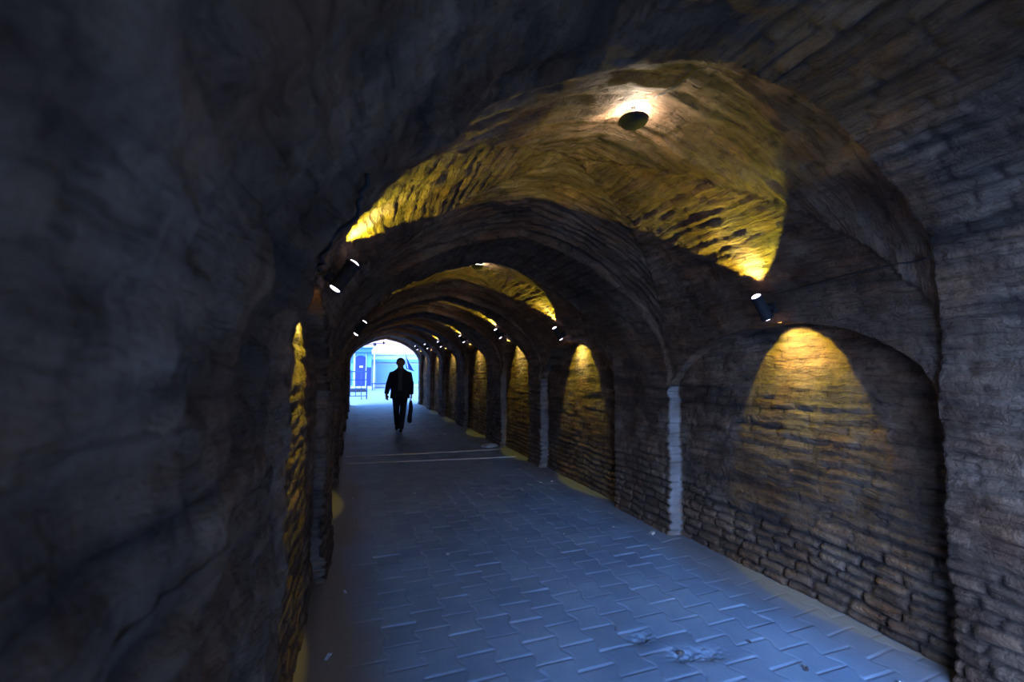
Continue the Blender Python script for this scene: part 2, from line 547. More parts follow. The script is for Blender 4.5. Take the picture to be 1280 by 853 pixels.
NW = N1 + MS + 1
tag(grid_obj('wall_right', R_co[:, :NW], dict(tone=R_tone[:, :NW], joint=R_joint[:, :NW], course=CRS[1][:, :NW], plaster=PLA[1][:, :NW]), M_BRICK, flip=True), kind='structure')
tag(grid_obj('wall_left', L_co[:, :NW], dict(tone=L_tone[:, :NW], joint=L_joint[:, :NW], course=CRS[-1][:, :NW], plaster=PLA[-1][:, :NW]), M_BRICK), kind='structure')
UP = np.concatenate([L_co[:, NW - 1:], R_co[:, NW - 1:][:, ::-1][:, 1:]], axis=1)
UPt = np.concatenate([L_tone[:, NW - 1:], R_tone[:, NW - 1:][:, ::-1][:, 1:]], axis=1)
UPj = np.concatenate([L_joint[:, NW - 1:], R_joint[:, NW - 1:][:, ::-1][:, 1:]], axis=1)
UPc = np.concatenate([CRS[-1][:, NW - 1:], CRS[1][:, NW - 1:][:, ::-1][:, 1:]], axis=1)
# vault bays = ceiling, transverse arches = trim_n
bi_row = np.array([r[2] for r in ROWS])
starts = [0] + [k for k in range(1, NR) if bi_row[k] != bi_row[k - 1]] + [NR]
tn = 0
for a_, b_ in zip(starts, starts[1:]):
    lo = a_
    hi = b_ + 1 if b_ < NR else b_
    sl = slice(lo, hi)
    if bi_row[a_] >= 0:
        nm = 'ceiling'
    else:
        tn += 1
        nm = 'trim_%d' % tn
    tag(grid_obj(nm, UP[sl], dict(tone=UPt[sl], joint=UPj[sl], course=UPc[sl]), M_BRICK), kind='structure')

def face_u(sign, s, z):
    """actual x of the wall face near a place (above the recess)"""
    co = (R_co if sign > 0 else L_co)[:, NW - 1:]
    d = (co[..., 1] - s) ** 2 + (co[..., 2] - z) ** 2
    k = np.unravel_index(np.argmin(d + (np.abs(co[..., 0] - CX) < 0.9) * 9), d.shape)
    return float(co[k][0])

def ceil_z(x, s):
    d = (UP[..., 0] - x) ** 2 + (UP[..., 1] - s) ** 2
    k = np.unravel_index(np.argmin(d), d.shape)
    return float(UP[k][2])

# ------------------------------------------------------------------ floor
def floor_mesh(name, x0, x1, y0, y1, step, mat, sd=5):
    xs = np.arange(x0, x1 + step, step); ys = np.arange(y0, y1 + step * 0.5, step)
    ys[-1] = y1
    X, Y = np.meshgrid(xs, ys)
    wx = X + 0.012 * fbm(X * 0.8, Y * 0.8, 0.0, 2, sd)
    wy = Y + 0.02 * fbm(X * 0.6, Y * 0.6, 4.0, 2, sd + 2) - 0.02 * X
    w_, l_, A_ = 0.178, 0.205, 0.012
    def trap(p):      # +1 at the paver ends, -1 at its waist
        t = np.abs((p - np.floor(p)) - 0.5) * 2
        return np.clip((t - 0.5) * 4.5, -1, 1)
    k = np.floor(wx / w_)
    # boundary between column k-1 and k
    def bound(kk):
        ph = wy / l_ + 0.5 * (kk % 2)
        return kk * w_ - A_ * trap(ph)
    for _ in range(1):
        lo = bound(k); hi = bound(k + 1)
        # column k widest at its ends: bound uses its own phase
        k = np.where(wx < lo, k - 1, np.where(wx >= hi, k + 1, k))
    lo = bound(k); hi = bound(k + 1)
    ph = wy / l_ + 0.5 * (k % 2)
    row = np.floor(ph); fr = ph - row
    dcol = np.minimum(np.abs(wx - lo), np.abs(hi - wx))
    drow = np.minimum(fr, 1 - fr) * l_
    j = np.maximum(1 - sstep(0.001, 0.008, drow), 0.45 * (1 - sstep(0.001, 0.008, dcol)))
    tone = _h(k, row, row * 0, sd)
    tilt = (_h(k, row, row * 0 + 4, sd) - 0.5) * (fr - 0.5) * 0.012 + (_h(k, row, row * 0 + 5, sd) - 0.5) * (wx / w_ - k - 0.5) * 0.008
    dust = np.clip(sstep(0.42, 0.0, np.minimum(X + 0.19, 2.64 - X) + 0.12 * fbm(X * 2, Y * 2, 1, 3, sd + 4)), 0, 1)
    dust = np.where(X < 0.6, sstep(0.42, 0.06, X + 0.19 - 0.12 * sstep(3.6, 2.2, Y) + 0.10 * fbm(X * 2, Y * 2, 1, 3, sd + 4)), dust * 0.7)
    if y0 > 15: dust = dust * 0
    worn = sstep(0.15, 0.5, fbm(X * 1.1, Y * 1.1, 7.0, 3, sd + 6)) * 0.5
    Zf = -0.006 * j * (1 - 0.8 * dust) * (1 - worn) + (tone - 0.5) * 0.003 + tilt * (1 - dust) + 0.006 * fbm(X * 0.9, Y * 0.9, 0, 3, sd + 9)
    # broken pavers in the middle of the near bay
    for bx, by in ((1.62, 2.02), (1.50, 2.22), (1.75, 1.98)):
        Zf -= 0.018 * np.exp(-(((X - bx) / 0.07) ** 2 + ((Y - by) / 0.05) ** 2)) * (1 + 0.6 * vnoise(X * 60, Y * 60, 0, 3))
    Zf += 0.02 * dust * sstep(0.2, 0.0, np.minimum(X + 0.19, 2.64 - X))
    co = np.stack([X, Y, Zf], -1)
    return co, dict(tone=tone, joint=j * (1 - worn), dust=dust)

XL, XR = CX - WH - 0.2, CX + WH + 0.2
for (ya, yb, stp) in ((S_IN, 1.1, 0.03), (1.1, 3.8, 0.0065), (3.8, 5.6, 0.01), (5.6, 10.5, 0.02), (10.5, S_OUT, 0.035)):
    co, at = floor_mesh('floor', XL, XR, ya, yb, stp, M_PAVER)
    tag(grid_obj('floor', co, at, M_PAVER), kind='structure')

# two pale raised strips stand in for warm light lines across the floor
M_LIGHT_LINE = simple('painted_light_line', (0.50, 0.44, 0.34), 0.7, noise=0.2, nscale=30, bump=0.002)
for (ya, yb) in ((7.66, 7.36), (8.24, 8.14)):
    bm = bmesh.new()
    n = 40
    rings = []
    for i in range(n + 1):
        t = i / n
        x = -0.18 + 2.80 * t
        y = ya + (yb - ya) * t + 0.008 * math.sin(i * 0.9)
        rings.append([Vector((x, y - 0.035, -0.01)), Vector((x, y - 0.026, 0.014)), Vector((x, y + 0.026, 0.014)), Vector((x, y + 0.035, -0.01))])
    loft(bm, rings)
    o = obj('light_line_strip', bm, M_LIGHT_LINE)
    tag(o, 'pale narrow strip standing in for a line of light across the paving, the %s of the two' % ('nearer' if ya < 7.8 else 'farther'), 'floor strip', 'pale strips standing in for light lines on the paving')

# ------------------------------------------------------------------ wall lamps
def spot(name, parent, loc, direction, size_deg, watts, col, blend=0.08, r=0.012):
    d = bpy.data.lights.new(name, 'SPOT')
    d.energy = watts
    d.color = col
    d.spot_size = math.radians(size_deg)
    d.spot_blend = blend
    d.shadow_soft_size = r
    o = bpy.data.objects.new(name, d)
    COL.objects.link(o)
    o.parent = parent
    o.location = loc
    o.rotation_euler = Vector(direction).to_track_quat('-Z', 'Y').to_euler()
    return o

def wall_lamp(sign, s, z, label, tilt=33, up_deg=84, dn_deg=80, off=0.10, lean_y=0.0):
    fx = face_u(sign, s, z)
    root = empty('wall_lamp', (fx, s, z))
    tag(root, label, 'wall lamp', 'up and down wall lamps along the tunnel')
    inw = -sign
    body_c = Vector((inw * off, 0, 0))
    ax = Vector((inw * math.sin(math.radians(tilt)), 0, math.cos(math.radians(tilt))))
    L = 0.080
    rot = Vector((0, 0, 1)).rotation_difference(ax).to_matrix().to_4x4()
    T_ = Matrix.Translation(body_c) @ rot
    bm = bmesh.new()
    lathe(bm, [(0.026, -L), (0.039, -L), (0.040, -L + 0.012), (0.034, -L + 0.018), (0.034, -0.008), (0.036, -0.004), (0.036, 0.004), (0.034, 0.008), (0.034, L - 0.018), (0.040, L - 0.012), (0.039, L), (0.026, L)], 28)
    for v in bm.verts: v.co = T_ @ v.co
    obj('lamp_body', bm, M_BLACK, root, True)
    bm = bmesh.new()
    box(bm, min(0, inw * 0.012) - 0.01, max(0, inw * 0.012) + 0.01, -0.024, 0.024, -0.034, 0.034, 0.004)
    obj('wall_plate', bm, M_BLACK, root)
    bm = bmesh.new()
    tube(bm, [(0, 0, 0), (inw * (off - 0.02), 0, 0)], 0.014, 12)
    obj('bracket', bm, M_BLACK, root, True)
    for e in (1, -1):
        bm = bmesh.new()
        lathe(bm, [(0.0275, (L - 0.001) * e), (0.025, (L + 0.005) * e), (0.018, (L + 0.009) * e), (0.008, (L + 0.011) * e)], 20)
        for v in bm.verts: v.co = T_ @ v.co
        bmesh.ops.recalc_face_normals(bm, faces=bm.faces)
        obj('lens', bm, M_LENS, root, True)
        dr = (ax * e + Vector((-inw * (0.20 if e < 0 else 0.12), -lean_y if e > 0 else 0, 0))).normalized()
        dc = (ax * e + Vector((-inw * (0.62 if e < 0 else 0.45), -lean_y if e > 0 else 0, 0))).normalized()
        spot('spot_light', root, body_c + ax * (L + 0.024) * e, dr, up_deg if e > 0 else dn_deg, LAMP_W * (0.52 if e > 0 else 0.36), LAMP_COL)
        spot('spot_light', root, body_c + ax * (L + 0.024) * e, dc, 66, LAMP_W * 0.55, CORE_COL, 1.0)
    return root

order = ['nearest', 'second', 'third', 'fourth', 'fifth', 'sixth', 'farthest']
for i, b in enumerate(BAYS):
    z = LAMP_Z[i]
    wall_lamp(+1, b['sc'] - 0.05, z, 'black cylindrical wall lamp, %s on the right wall, lit above a brick recess' % order[i], up_deg=88 if i == 0 else 84, lean_y=0.05 if i == 0 else 0)
    if i > 1: continue
    s_l = 2.45 if i == 0 else b['sc']
    wall_lamp(-1, s_l, z + (0.08 if i == 0 else 0), 'black cylindrical wall lamp, %s on the left wall, lit at both ends' % order[i], tilt=33, off=0.085 if i == 0 else 0.10, up_deg=104 if i == 0 else 84, lean_y=0.30 if i == 0 else 0)

# ------------------------------------------------------------------ ceiling lamps
def ceiling_lamp(x, s, drop, label):
    zc = ceil_z(x, s)
    root = empty('ceiling_lamp', (x, s, zc))
    tag(root, label, 'ceiling lamp', 'round ceiling lamps at the vault crowns')
    bm = bmesh.new()
    lathe(bm, [(0.001, -drop - 0.034), (0.035, -drop - 0.030), (0.060, -drop - 0.016), (0.071, -drop + 0.002), (0.066, -drop + 0.008), (0.02, -drop + 0.010)], 40)
    obj('lamp_body', bm, M_BLACK, root, True)
    bm = bmesh.new()
    tube(bm, [(0, 0, 0.03), (0, 0, -drop + 0.008)], 0.010, 12)
    obj('stem', bm, M_BLACK, root, True)
    bm = bmesh.new()
    lathe(bm, [(0.022, -drop + 0.009), (0.058, -drop + 0.0095), (0.054, -drop + 0.014), (0.022, -drop + 0.015)], 32)
    bmesh.ops.recalc_face_normals(bm, faces=bm.faces)
    obj('lens', bm, M_CLENS, root, True)
    for k in range(3):
        d = bpy.data.lights.new('glow_light', 'POINT')
        d.energy = CEIL_W / 3
        d.color = CEIL_COL
        d.shadow_soft_size = 0.01
        o = bpy.data.objects.new('glow_light', d)
        COL.objects.link(o)
        o.parent = root
        o.location = (0.04 * math.cos(k * 2.094), 0.04 * math.sin(k * 2.094), -drop + 0.028)
cl = [(1.22, 1.78), (1.30, 5.0), (1.12, 7.55), (1.2, 10.4), (1.2, 13.4), (1.2, 16.1), (1.2, 18.85)]
for i, (x, s) in enumerate(cl):
    ceiling_lamp(x, s, 0.065, 'black round ceiling lamp glowing upward, %s at a vault crown' % order[i])

# ------------------------------------------------------------------ cables
def surf_pt(x, s):
    return Vector((x, s, ceil_z(x, s) - 0.006))
def cable(name, pts, r, label):
    bm = bmesh.new(); tube(bm, pts, r, 6)
    return tag(obj(name, bm, M_CABLE, None, True), label, 'cable')
def wall_upper_pt(sign, s, z, off=0.004):
    return Vector((face_u(sign, s, z) - sign * off, s, z))
pts = [wall_upper_pt(1, 2.16 - (2.16 - 1.27) * k / 24, 1.93 + 0.03 * math.sin(k / 24 * 2.2)) for k in range(25)]
cable('power_cable', pts, 0.0035, 'thin black cable running from the nearest right wall lamp to the near arch')
pts = [surf_pt(1.25 + 0.02 * k / 16, 1.66 - 0.48 * k / 16) for k in range(17)]
cable('power_cable', pts, 0.0035, 'thin black cable running from the nearest ceiling lamp towards the near arch')
path = [(1.02, 1.88), (1.06, 1.83), (1.18, 1.77), (1.45, 1.76), (1.8, 1.80), (2.2, 1.88), (2.42, 1.95)]
pts = [wall_upper_pt(-1, float(np.interp(k / 36 * 6, range(7), [p[0] for p in path])), float(np.interp(k / 36 * 6, range(7), [p[1] for p in path])), 0.016) for k in range(37)]
cable('power_cable', pts, 0.005, 'thin black cable dropping down the left wall to the nearest left lamp')
pts = [wall_upper_pt(1, 5.2 - 0.75 * k / 14, 1.99 + 0.03 * math.sin(k / 14 * 2.2)) for k in range(15)]
cable('power_cable', pts, 0.004, 'thin black cable running from the second right wall lamp along the vault')

# ------------------------------------------------------------------ litter and stones
def blob(name, loc, size, mat, seed, label, cat, sub=2, rough=0.25):
    bm = bmesh.new()
    bmesh.ops.create_icosphere(bm, subdivisions=sub, radius=1)
    rnd = random.Random(seed)
    ph = [rnd.uniform(0, 6) for _ in range(6)]
    for v in bm.verts:
        n = 1 + rough * (math.sin(v.co.x * 2.3 + ph[0]) * math.sin(v.co.y * 2.9 + ph[1]) + 0.5 * math.sin(v.co.z * 4 + ph[2]) + 0.3 * math.sin(v.co.x * 6 + ph[3]))
        v.co = Vector((v.co.x * n * size[0], v.co.y * n * size[1], max(-0.6, v.co.z * n) * size[2]))
    mz = min(v.co.z for v in bm.verts)
    for v in bm.verts: v.co.z -= mz
    o = obj(name, bm, mat)
    o.location = loc
    o.rotation_euler = (0, 0, rnd.uniform(0, 3))
    return tag(o, label, cat)
M_STONE = simple('pale_stone', (0.42, 0.38, 0.32), 0.8, noise=0.3, bump=0.003)
M_DSTONE = simple('dark_stone', (0.10, 0.09, 0.085), 0.8, noise=0.3, bump=0.003)
M_PAPER = simple('white_scrap', (0.75, 0.75, 0.78), 0.6)
M_FOIL = simple('foil_scrap', (0.6, 0.62, 0.65), 0.25, 0.8)
blob('brick_rubble', (2.46, 8.45, 0.0), (0.16, 0.10, 0.05), M_STONE, 3, 'pale broken slab lying at the foot of the right wall beyond the strips', 'rubble')
blob('stone', (1.62, 2.04, -0.012), (0.022, 0.02, 0.012), M_DSTONE, 4, 'small dark stone in the broken paving near the camera', 'stone')
blob('stone', (2.53, 3.52, 0.0), (0.03, 0.03, 0.016), M_STONE, 5, 'small pale stone by the foot of the nearest full pier on the right', 'stone')
def scrap(loc, size, mat, seed, label):
    bm = bmesh.new()
    rnd = random.Random(seed)
    g = [[None] * 5 for _ in range(5)]
    for i in range(5):
        for j in range(5):
            g[i][j] = bm.verts.new(((i / 4 - .5) * size[0] + rnd.uniform(-.1, .1) * size[0], (j / 4 - .5) * size[1] + rnd.uniform(-.1, .1) * size[1], 0.004 + rnd.uniform(0, 0.35) * size[0]))
    for i in range(4):
        for j in range(4):
            bm.faces.new((g[i][j], g[i + 1][j], g[i + 1][j + 1], g[i][j + 1]))
    bmesh.ops.solidify(bm, geom=bm.faces[:], thickness=0.001)
    o = obj('litter_scrap', bm, mat)
    o.location = loc; o.rotation_euler = (0, 0, rnd.uniform(0, 3))
    tag(o, label, 'litter')
scrap((0.72, 3.66, 0.0), (0.03, 0.02), M_PAPER, 1, 'tiny white scrap of paper lying mid floor before the nearest full piers')
scrap((-0.03, 3.25, 0.0), (0.05, 0.02), M_PAPER, 2, 'small pale scrap lying close to the left pier foot')
scrap((-0.10, 2.55, 0.006), (0.05, 0.02), M_PAPER, 6, 'small pale scrap in the dust along the left wall')
scrap((2.10, 1.72, 0.0), (0.035, 0.02), M_FOIL, 7, 'tiny shiny scrap near the foot of the nearest right recess')
scrap((2.42, 1.50, 0.0), (0.03, 0.02), M_FOIL, 8, 'tiny shiny scrap at the foot of the near right pier')
scrap((2.02, 1.98, 0.0), (0.03, 0.015), M_FOIL, 9, 'tiny bright scrap on the paving to the right of the broken pavers')
# crushed plastic cup in the dust on the left
root = empty('crushed_cup', (-0.06, 2.10, 0.012), (0, 0, 0.5))
tag(root, 'small crushed dark cup lying in the dust beside the left wall', 'cup')
bm = bmesh.new()
rings = []
for i in range(7):
    t = i / 6
    rings.append([Vector(((t - .5) * 0.07, 0.024 * (0.8 + .25 * t) * math.cos(a), 0.016 + 0.016 * (0.8 + .25 * t + .2 * math.sin(3 * a + t * 3)) * math.sin(a))) for a in [k * 2 * PI / 16 for k in range(16)]])
loft(bm, rings)
obj('cup_body', bm, simple('dark_plastic', (0.05, 0.05, 0.06), 0.25), root, True)
bm = bmesh.new()
tube(bm, [Vector((0.036, 0.026 * math.cos(a), 0.018 + 0.018 * math.sin(a))) for a in [k * 2 * PI / 20 for k in range(21)]], 0.0025, 6)
obj('rim', bm, M_FOIL, root, True)

# ------------------------------------------------------------------ outdoors beyond the far arch, and ground behind the camera
M_STREET = simple('dark_street', (0.10, 0.10, 0.10), 0.9, noise=0.2, nscale=3, bump=0.004)
M_PLAZA = simple('plaza_paving', (0.30, 0.33, 0.36), 0.75, noise=0.15, nscale=3, bump=0.004)
def ground(name, x0, x1, y0, y1, mat):
    xs = np.linspace(x0, x1, 60); ys = np.linspace(y0, y1, 60)
    X, Y = np.meshgrid(xs, ys)
    Zg = 0.004 * fbm(X, Y, 0, 3, 8) - 0.004
    tag(grid_obj(name, np.stack([X, Y, Zg], -1), {}, mat), kind='structure')
ground('plaza_ground', -14, 18, S_OUT, 60, M_PLAZA)
ground('street_ground', -8, 10, -14, S_IN, M_STREET)

M_CYANW = simple('pale_cyan_paint', (0.13, 0.36, 0.44), 0.6, noise=0.12, nscale=2)
M_WHITE = simple('white_paint', (0.48, 0.52, 0.54), 0.6, noise=0.1, nscale=2)
M_BLUE = simple('deep_blue_paint', (0.006, 0.02, 0.34), 0.5, noise=0.2, nscale=3)
M_BLUE2 = simple('mid_blue_paint', (0.04, 0.16, 0.55), 0.5, noise=0.2, nscale=3)
M_DARK = simple('dark_rubber', (0.01, 0.012, 0.02), 0.7)
M_STEEL = simple('blue_grey_steel', (0.02, 0.05, 0.16), 0.5, 0.2)
M_SIGN = simple('sign_white', (0.8, 0.8, 0.85), 0.5)

# kiosk with the blue arched door
Y0 = 39.0
k = empty('kiosk', (0.2, Y0, 0))
tag(k, 'pale cyan kiosk with a deep blue arched door beyond the far arch', 'kiosk')
def kpart(name, mat, boxes, parent=k, bev=0.01):
    bm = bmesh.new()
    for b_ in boxes: box(bm, *b_, bevel=bev)
    return obj(name, bm, mat, parent)
kpart('wall', M_CYANW, [(-5, 1.05, 0, 3.0, 0.0, 3.35)])
kpart('plinth', M_WHITE, [(-5.1, 1.10, -0.35, 0.0, 0.0, 0.22)])
kpart('roof_slab', M_WHITE, [(-5.3, 1.2, -0.5, 3.1, 3.35, 3.47)])
bm = bmesh.new()
dpts = [(-0.20, 0.22), (0.60, 0.22), (0.60, 2.45)] + [(0.2 + 0.40 * math.cos(a), 2.45 + 0.26 * math.sin(a)) for a in [PI * t / 12 for t in range(1, 12)]] + [(-0.20, 2.45)]
loft(bm, [[Vector((x, -0.06, z)) for x, z in dpts], [Vector((x, 0.0, z)) for x, z in dpts]])
bmesh.ops.recalc_face_normals(bm, faces=bm.faces)
door = obj('door', bm, M_BLUE, k)
bm = bmesh.new(); box(bm, 0.12, 0.38, -0.075, -0.055, 1.72, 1.86, 0.004); obj('notice', bm, M_SIGN, door)
bm = bmesh.new(); box(bm, 0.50, 0.54, -0.10, -0.055, 1.15, 1.30, 0.005); obj('door_handle', bm, M_STEEL, door)
kpart('door_frame', M_WHITE, [(-0.34, -0.20, -0.10, 0.02, 0.22, 2.9), (0.60, 0.66, -0.10, 0.02, 0.22, 2.9)])
kpart('blue_panel', M_BLUE, [(0.66, 1.02, -0.05, 0.02, 0.25, 1.75)])
kpart('side_panel', M_BLUE2, [(-0.75, -0.42, -0.05, 0.02, 0.3, 1.55)])
kpart('window', M_BLUE2, [(-0.75, -0.40, -0.04, 0.02, 2.05, 2.7)])
kpart('canopy', M_BLUE2, [(-0.6, 1.05, -0.5, 0.0, 2.95, 3.02)])

# long pale building with shutters at the back
b2 = empty('shutter_building', (4.2, 43.0, 0))
tag(b2, 'long white building with pale blue roller shutters behind the walking person', 'building')
kpart('wall', M_WHITE, [(-3.0, 6.0, 0.0, 4.0, 0.0, 2.9)], b2)
def shutter(x0, x1, z0, z1):
    bm = bmesh.new()
    n = int((z1 - z0) / 0.10)
    for q in range(n):
        box(bm, x0, x1, -0.05, 0.01, z0 + q * 0.10, z0 + q * 0.10 + 0.085, 0.01)
    obj('roller_shutter', bm, simple('pale_blue_shutter', (0.22, 0.42, 0.50), 0.5), b2)
shutter(-2.4, -0.6, 0.25, 2.1); shutter(-0.3, 1.4, 0.25, 2.1); shutter(1.8, 3.4, 0.25, 2.1)
kpart('fascia', M_CYANW, [(-3.0, 6.0, -0.25, 0.0, 2.25, 2.5)], b2)
kpart('parapet', M_WHITE, [(-3.1, 6.1, -0.1, 0.3, 2.9, 3.05)], b2)
kpart('pillar', M_WHITE, [(-0.52, -0.38, -0.12, 0.0, 0, 2.9)], b2)
kpart('pillar', M_WHITE, [(1.52, 1.68, -0.12, 0.0, 0, 2.9)], b2)
kpart('step', M_WHITE, [(-3.0, 6.0, -0.6, 0.0, 0, 0.15)], b2)

# low black kerb behind the barrier
bm = bmesh.new(); box(bm, -4.0, 0.75, 33.3, 34.3, 0, 0.16, 0.03)
tag(obj('planter_kerb', bm, M_DARK), 'low black kerb lying on the plaza behind the metal crowd barrier', 'kerb')

# crowd barrier
def barrier(loc, x0, x1, label):
    r = empty('crowd_barrier', loc)
    tag(r, label, 'barrier')
    bm = bmesh.new()
    tube(bm, [(x0, 0, 0.02), (x0, 0, 1.36), (x0 + 0.05, 0, 1.42), (x1 - 0.05, 0, 1.42), (x1, 0, 1.36), (x1, 0, 0.02)], 0.03, 8)
    obj('frame', bm, M_STEEL, r, True)
    for z in (0.18, 0.55, 1.0):
        bm = bmesh.new(); tube(bm, [(x0, 0, z), (x1, 0, z)], 0.022, 8)
        obj('rail', bm, M_STEEL, r, True)
    n = int((x1 - x0) / 0.24)
    for q in range(1, n):
        x = x0 + (x1 - x0) * q / n
        bm = bmesh.new(); tube(bm, [(x, 0, 0.18), (x, 0, 1.0 if q % 2 else 1.42)], 0.017, 6)
        obj('bar', bm, M_STEEL, r, True)
    for x in (x0 + 0.15, x1 - 0.25):
        bm = bmesh.new(); tube(bm, [(x, -0.3, 0.012), (x, -0.1, 0.10), (x, 0, 0.18), (x, 0.1, 0.10), (x, 0.3, 0.012)], 0.016, 8)
        obj('foot', bm, M_STEEL, r, True)
barrier((0, 24.6, 0), -1.3, 0.58, 'blue grey metal crowd barrier standing outside the far arch')

# bench
r = empty('bench', (1.9, 35.5, 0))
tag(r, 'dark blue bench standing before the white shuttered building', 'bench')
bm = bmesh.new()
for q in range(4): box(bm, -0.75, 0.75, -0.22 + q * 0.115, -0.12 + q * 0.115, 0.47, 0.55, 0.008)
obj('seat', bm, M_STEEL, r)
for x in (-0.66, 0.66):
    bm = bmesh.new(); tube(bm, [(x, -0.2, 0), (x, -0.17, 0.47)], 0.03); tube(bm, [(x, 0.2, 0), (x, 0.17, 0.47)], 0.03); tube(bm, [(x, -0.19, 0.2), (x, 0.19, 0.2)], 0.02)
    obj('leg', bm, M_STEEL, r)
bm = bmesh.new(); tube(bm, [(-0.66, 0, 0.2), (0.66, 0, 0.2)], 0.02); obj('stretcher', bm, M_STEEL, r)

# lamp post with an arm
r = empty('lamp_post', (1.38, 36.5, 0))
tag(r, 'slim pale lamp post with a black head beside the kiosk', 'lamp post')
bm = bmesh.new(); tube(bm, [(0, 0, 0), (0, 0, 0.3), (0, 0, 3.6)], [0.10, 0.065, 0.05], 12); obj('pole', bm, M_WHITE, r, True)
bm = bmesh.new(); tube(bm, [(-1.1, 0, 3.35), (-0.1, 0, 3.55), (0.9, 0, 3.62)], 0.025, 8); obj('arm', bm, M_STEEL, r, True)
bm = bmesh.new(); lathe(bm, [(0.02, 3.62), (0.10, 3.60), (0.13, 3.5), (0.10, 3.40), (0.02, 3.38)], 16); obj('lamp_head', bm, M_DARK, r, True)

# flag on a pole
r = empty('flag_pole', (2.62, 24.2, 0))
tag(r, 'slim pole with a small drooping dark blue flag behind the person', 'flag')
bm = bmesh.new(); tube(bm, [(0.0, 0, 0.0), (0.0, 0, 1.5), (-0.25, 0, 2.55)], 0.016, 8); obj('pole', bm, M_WHITE, r, True)
bm = bmesh.new()
g = []
for i in range(13):
    t = i / 12
    rowv = []
    for j in range(9):
        q = j / 8
        x = -0.24 + 0.14 * t + (0.04 + 0.36 * t ** 1.5) * q
        z = 2.5 - 0.95 * t - 0.12 * q * t
        y = 0.04 * math.sin(q * 7 + t * 2)
        rowv.append(bm.verts.new((x, y, z)))
    g.append(rowv)
for i in range(12):
    for j in range(8):
        bm.faces.new((g[i][j], g[i + 1][j], g[i + 1][j + 1], g[i][j + 1]))
bmesh.ops.solidify(bm, geom=bm.faces[:], thickness=0.004)
obj('flag_cloth', bm, simple('navy_cloth', (0.015, 0.05, 0.22), 0.8), r, True)

# little lamp hanging in the far arch
zt = ceil_z(1.2, 20.25)
r = empty('hanging_bulb', (1.13, 20.2, zt))
tag(r, 'tiny dark bulb hanging from the apex of the far arch', 'bulb')
bm = bmesh.new(); tube(bm, [(0, 0, 0.03), (0, 0, -0.12)], 0.006, 6); obj('wire', bm, M_CABLE, r)
bm = bmesh.new(); lathe(bm, [(0.01, -0.11), (0.03, -0.13), (0.04, -0.17), (0.03, -0.21), (0.008, -0.23)], 14); obj('bulb', bm, M_DARK, r, True)

# ------------------------------------------------------------------ the person
M_SKIN = simple('skin', (0.30, 0.17, 0.11), 0.55, noise=0.1)
M_SUIT = simple('dark_suit', (0.012, 0.013, 0.018), 0.85, noise=0.3, nscale=60)
M_TROU = simple('dark_trousers', (0.010, 0.011, 0.016), 0.85, noise=0.3, nscale=60)
M_SHIRT = simple('grey_shirt', (0.07, 0.07, 0.085), 0.8)
M_HAIR = simple('dark_hair', (0.008, 0.007, 0.006), 0.6, noise=0.4, nscale=90)
M_SHOE = simple('black_leather', (0.01, 0.01, 0.01), 0.35)
M_BAG = simple('black_bag', (0.012, 0.012, 0.014), 0.5)

P = empty('person', (1.04, 11.35, 0.0), (0, 0, math.radians(-6)))      # faces -Y (towards the camera)
tag(P, 'person in a dark suit walking towards the camera and carrying a black bag', 'person')

def ring(c, rx, ry, n=20, rz=0.0, sq=2.0, axis=None):
    """ellipse ring around c; axis = normal direction"""
    c = Vector(c)
    a = Vector(axis).normalized() if axis else Vector((0, 0, 1))
    q = Vector((0, 0, 1)).rotation_difference(a)
    out = []
    for k_ in range(n):
        t = 2 * PI * k_ / n
        ct, st_ = math.cos(t), math.sin(t)
        x = math.copysign(abs(ct) ** (2 / sq), ct) * rx
        y = math.copysign(abs(st_) ** (2 / sq), st_) * ry
        p = Vector((x * math.cos(rz) - y * math.sin(rz), x * math.sin(rz) + y * math.cos(rz), 0))
        out.append(c + q @ p)
    return out

def limb(bm, pts, rad, n=14, sq=2.0, flat=1.0):
    rings = []
    P_ = [Vector(p) for p in pts]
    for i, p in enumerate(P_):
        d = (P_[min(i + 1, len(P_) - 1)] - P_[max(i - 1, 0)])
        r_ = rad[i] if not isinstance(rad[i], tuple) else rad[i]
        rx, ry = (r_, r_ * flat) if not isinstance(r_, tuple) else r_
        if d.z > 0: d = d
        rings.append(ring(p, rx, ry, n, axis=-d if d.z < 0 else d))
    loft(bm, rings)

def ball(bm, c, rx, ry, rz, sub=3):
    r_ = bmesh.ops.create_icosphere(bm, subdivisions=sub, radius=1)
    for v in r_['verts']: v.co = Vector((c[0] + v.co.x * rx, c[1] + v.co.y * ry, c[2] + v.co.z * rz))

def fuse(o, voxel, smooth=4):
    m = o.modifiers.new('remesh', 'REMESH'); m.mode = 'VOXEL'; m.voxel_size = voxel; m.use_smooth_shade = True
    if smooth:
        s_ = o.modifiers.new('smooth', 'SMOOTH'); s_.iterations = smooth; s_.factor = 0.5
    return o

# joints; +x is image right (his left hand), -y towards the camera
HIP = 0.93
foot_R = Vector((0.03, -0.25, 0.0))      # leading foot
foot_L = Vector((-0.07, 0.30, 0.0))      # trailing foot
kneeR = Vector((0.075, -0.19, 0.50)); kneeL = Vector((-0.085, 0.06, 0.49))
ankR = Vector((0.03, -0.22, 0.085)); ankL = Vector((-0.07, 0.33, 0.13))
hipR = Vector((0.09, 0.0, 0.92)); hipL = Vector((-0.09, 0.0, 0.92))
shR = Vector((0.185, 0.02, 1.385)); shL = Vector((-0.185, 0.02, 1.385))
def head_fit(bm):
    for v in bm.verts:
        f = max(0.0, min(1.0, (v.co.z - 1.52) / 0.04))
        v.co.x *= 1 + 0.10 * f; v.co.y *= 1 + 0.06 * f; v.co.z -= 0.015 * f

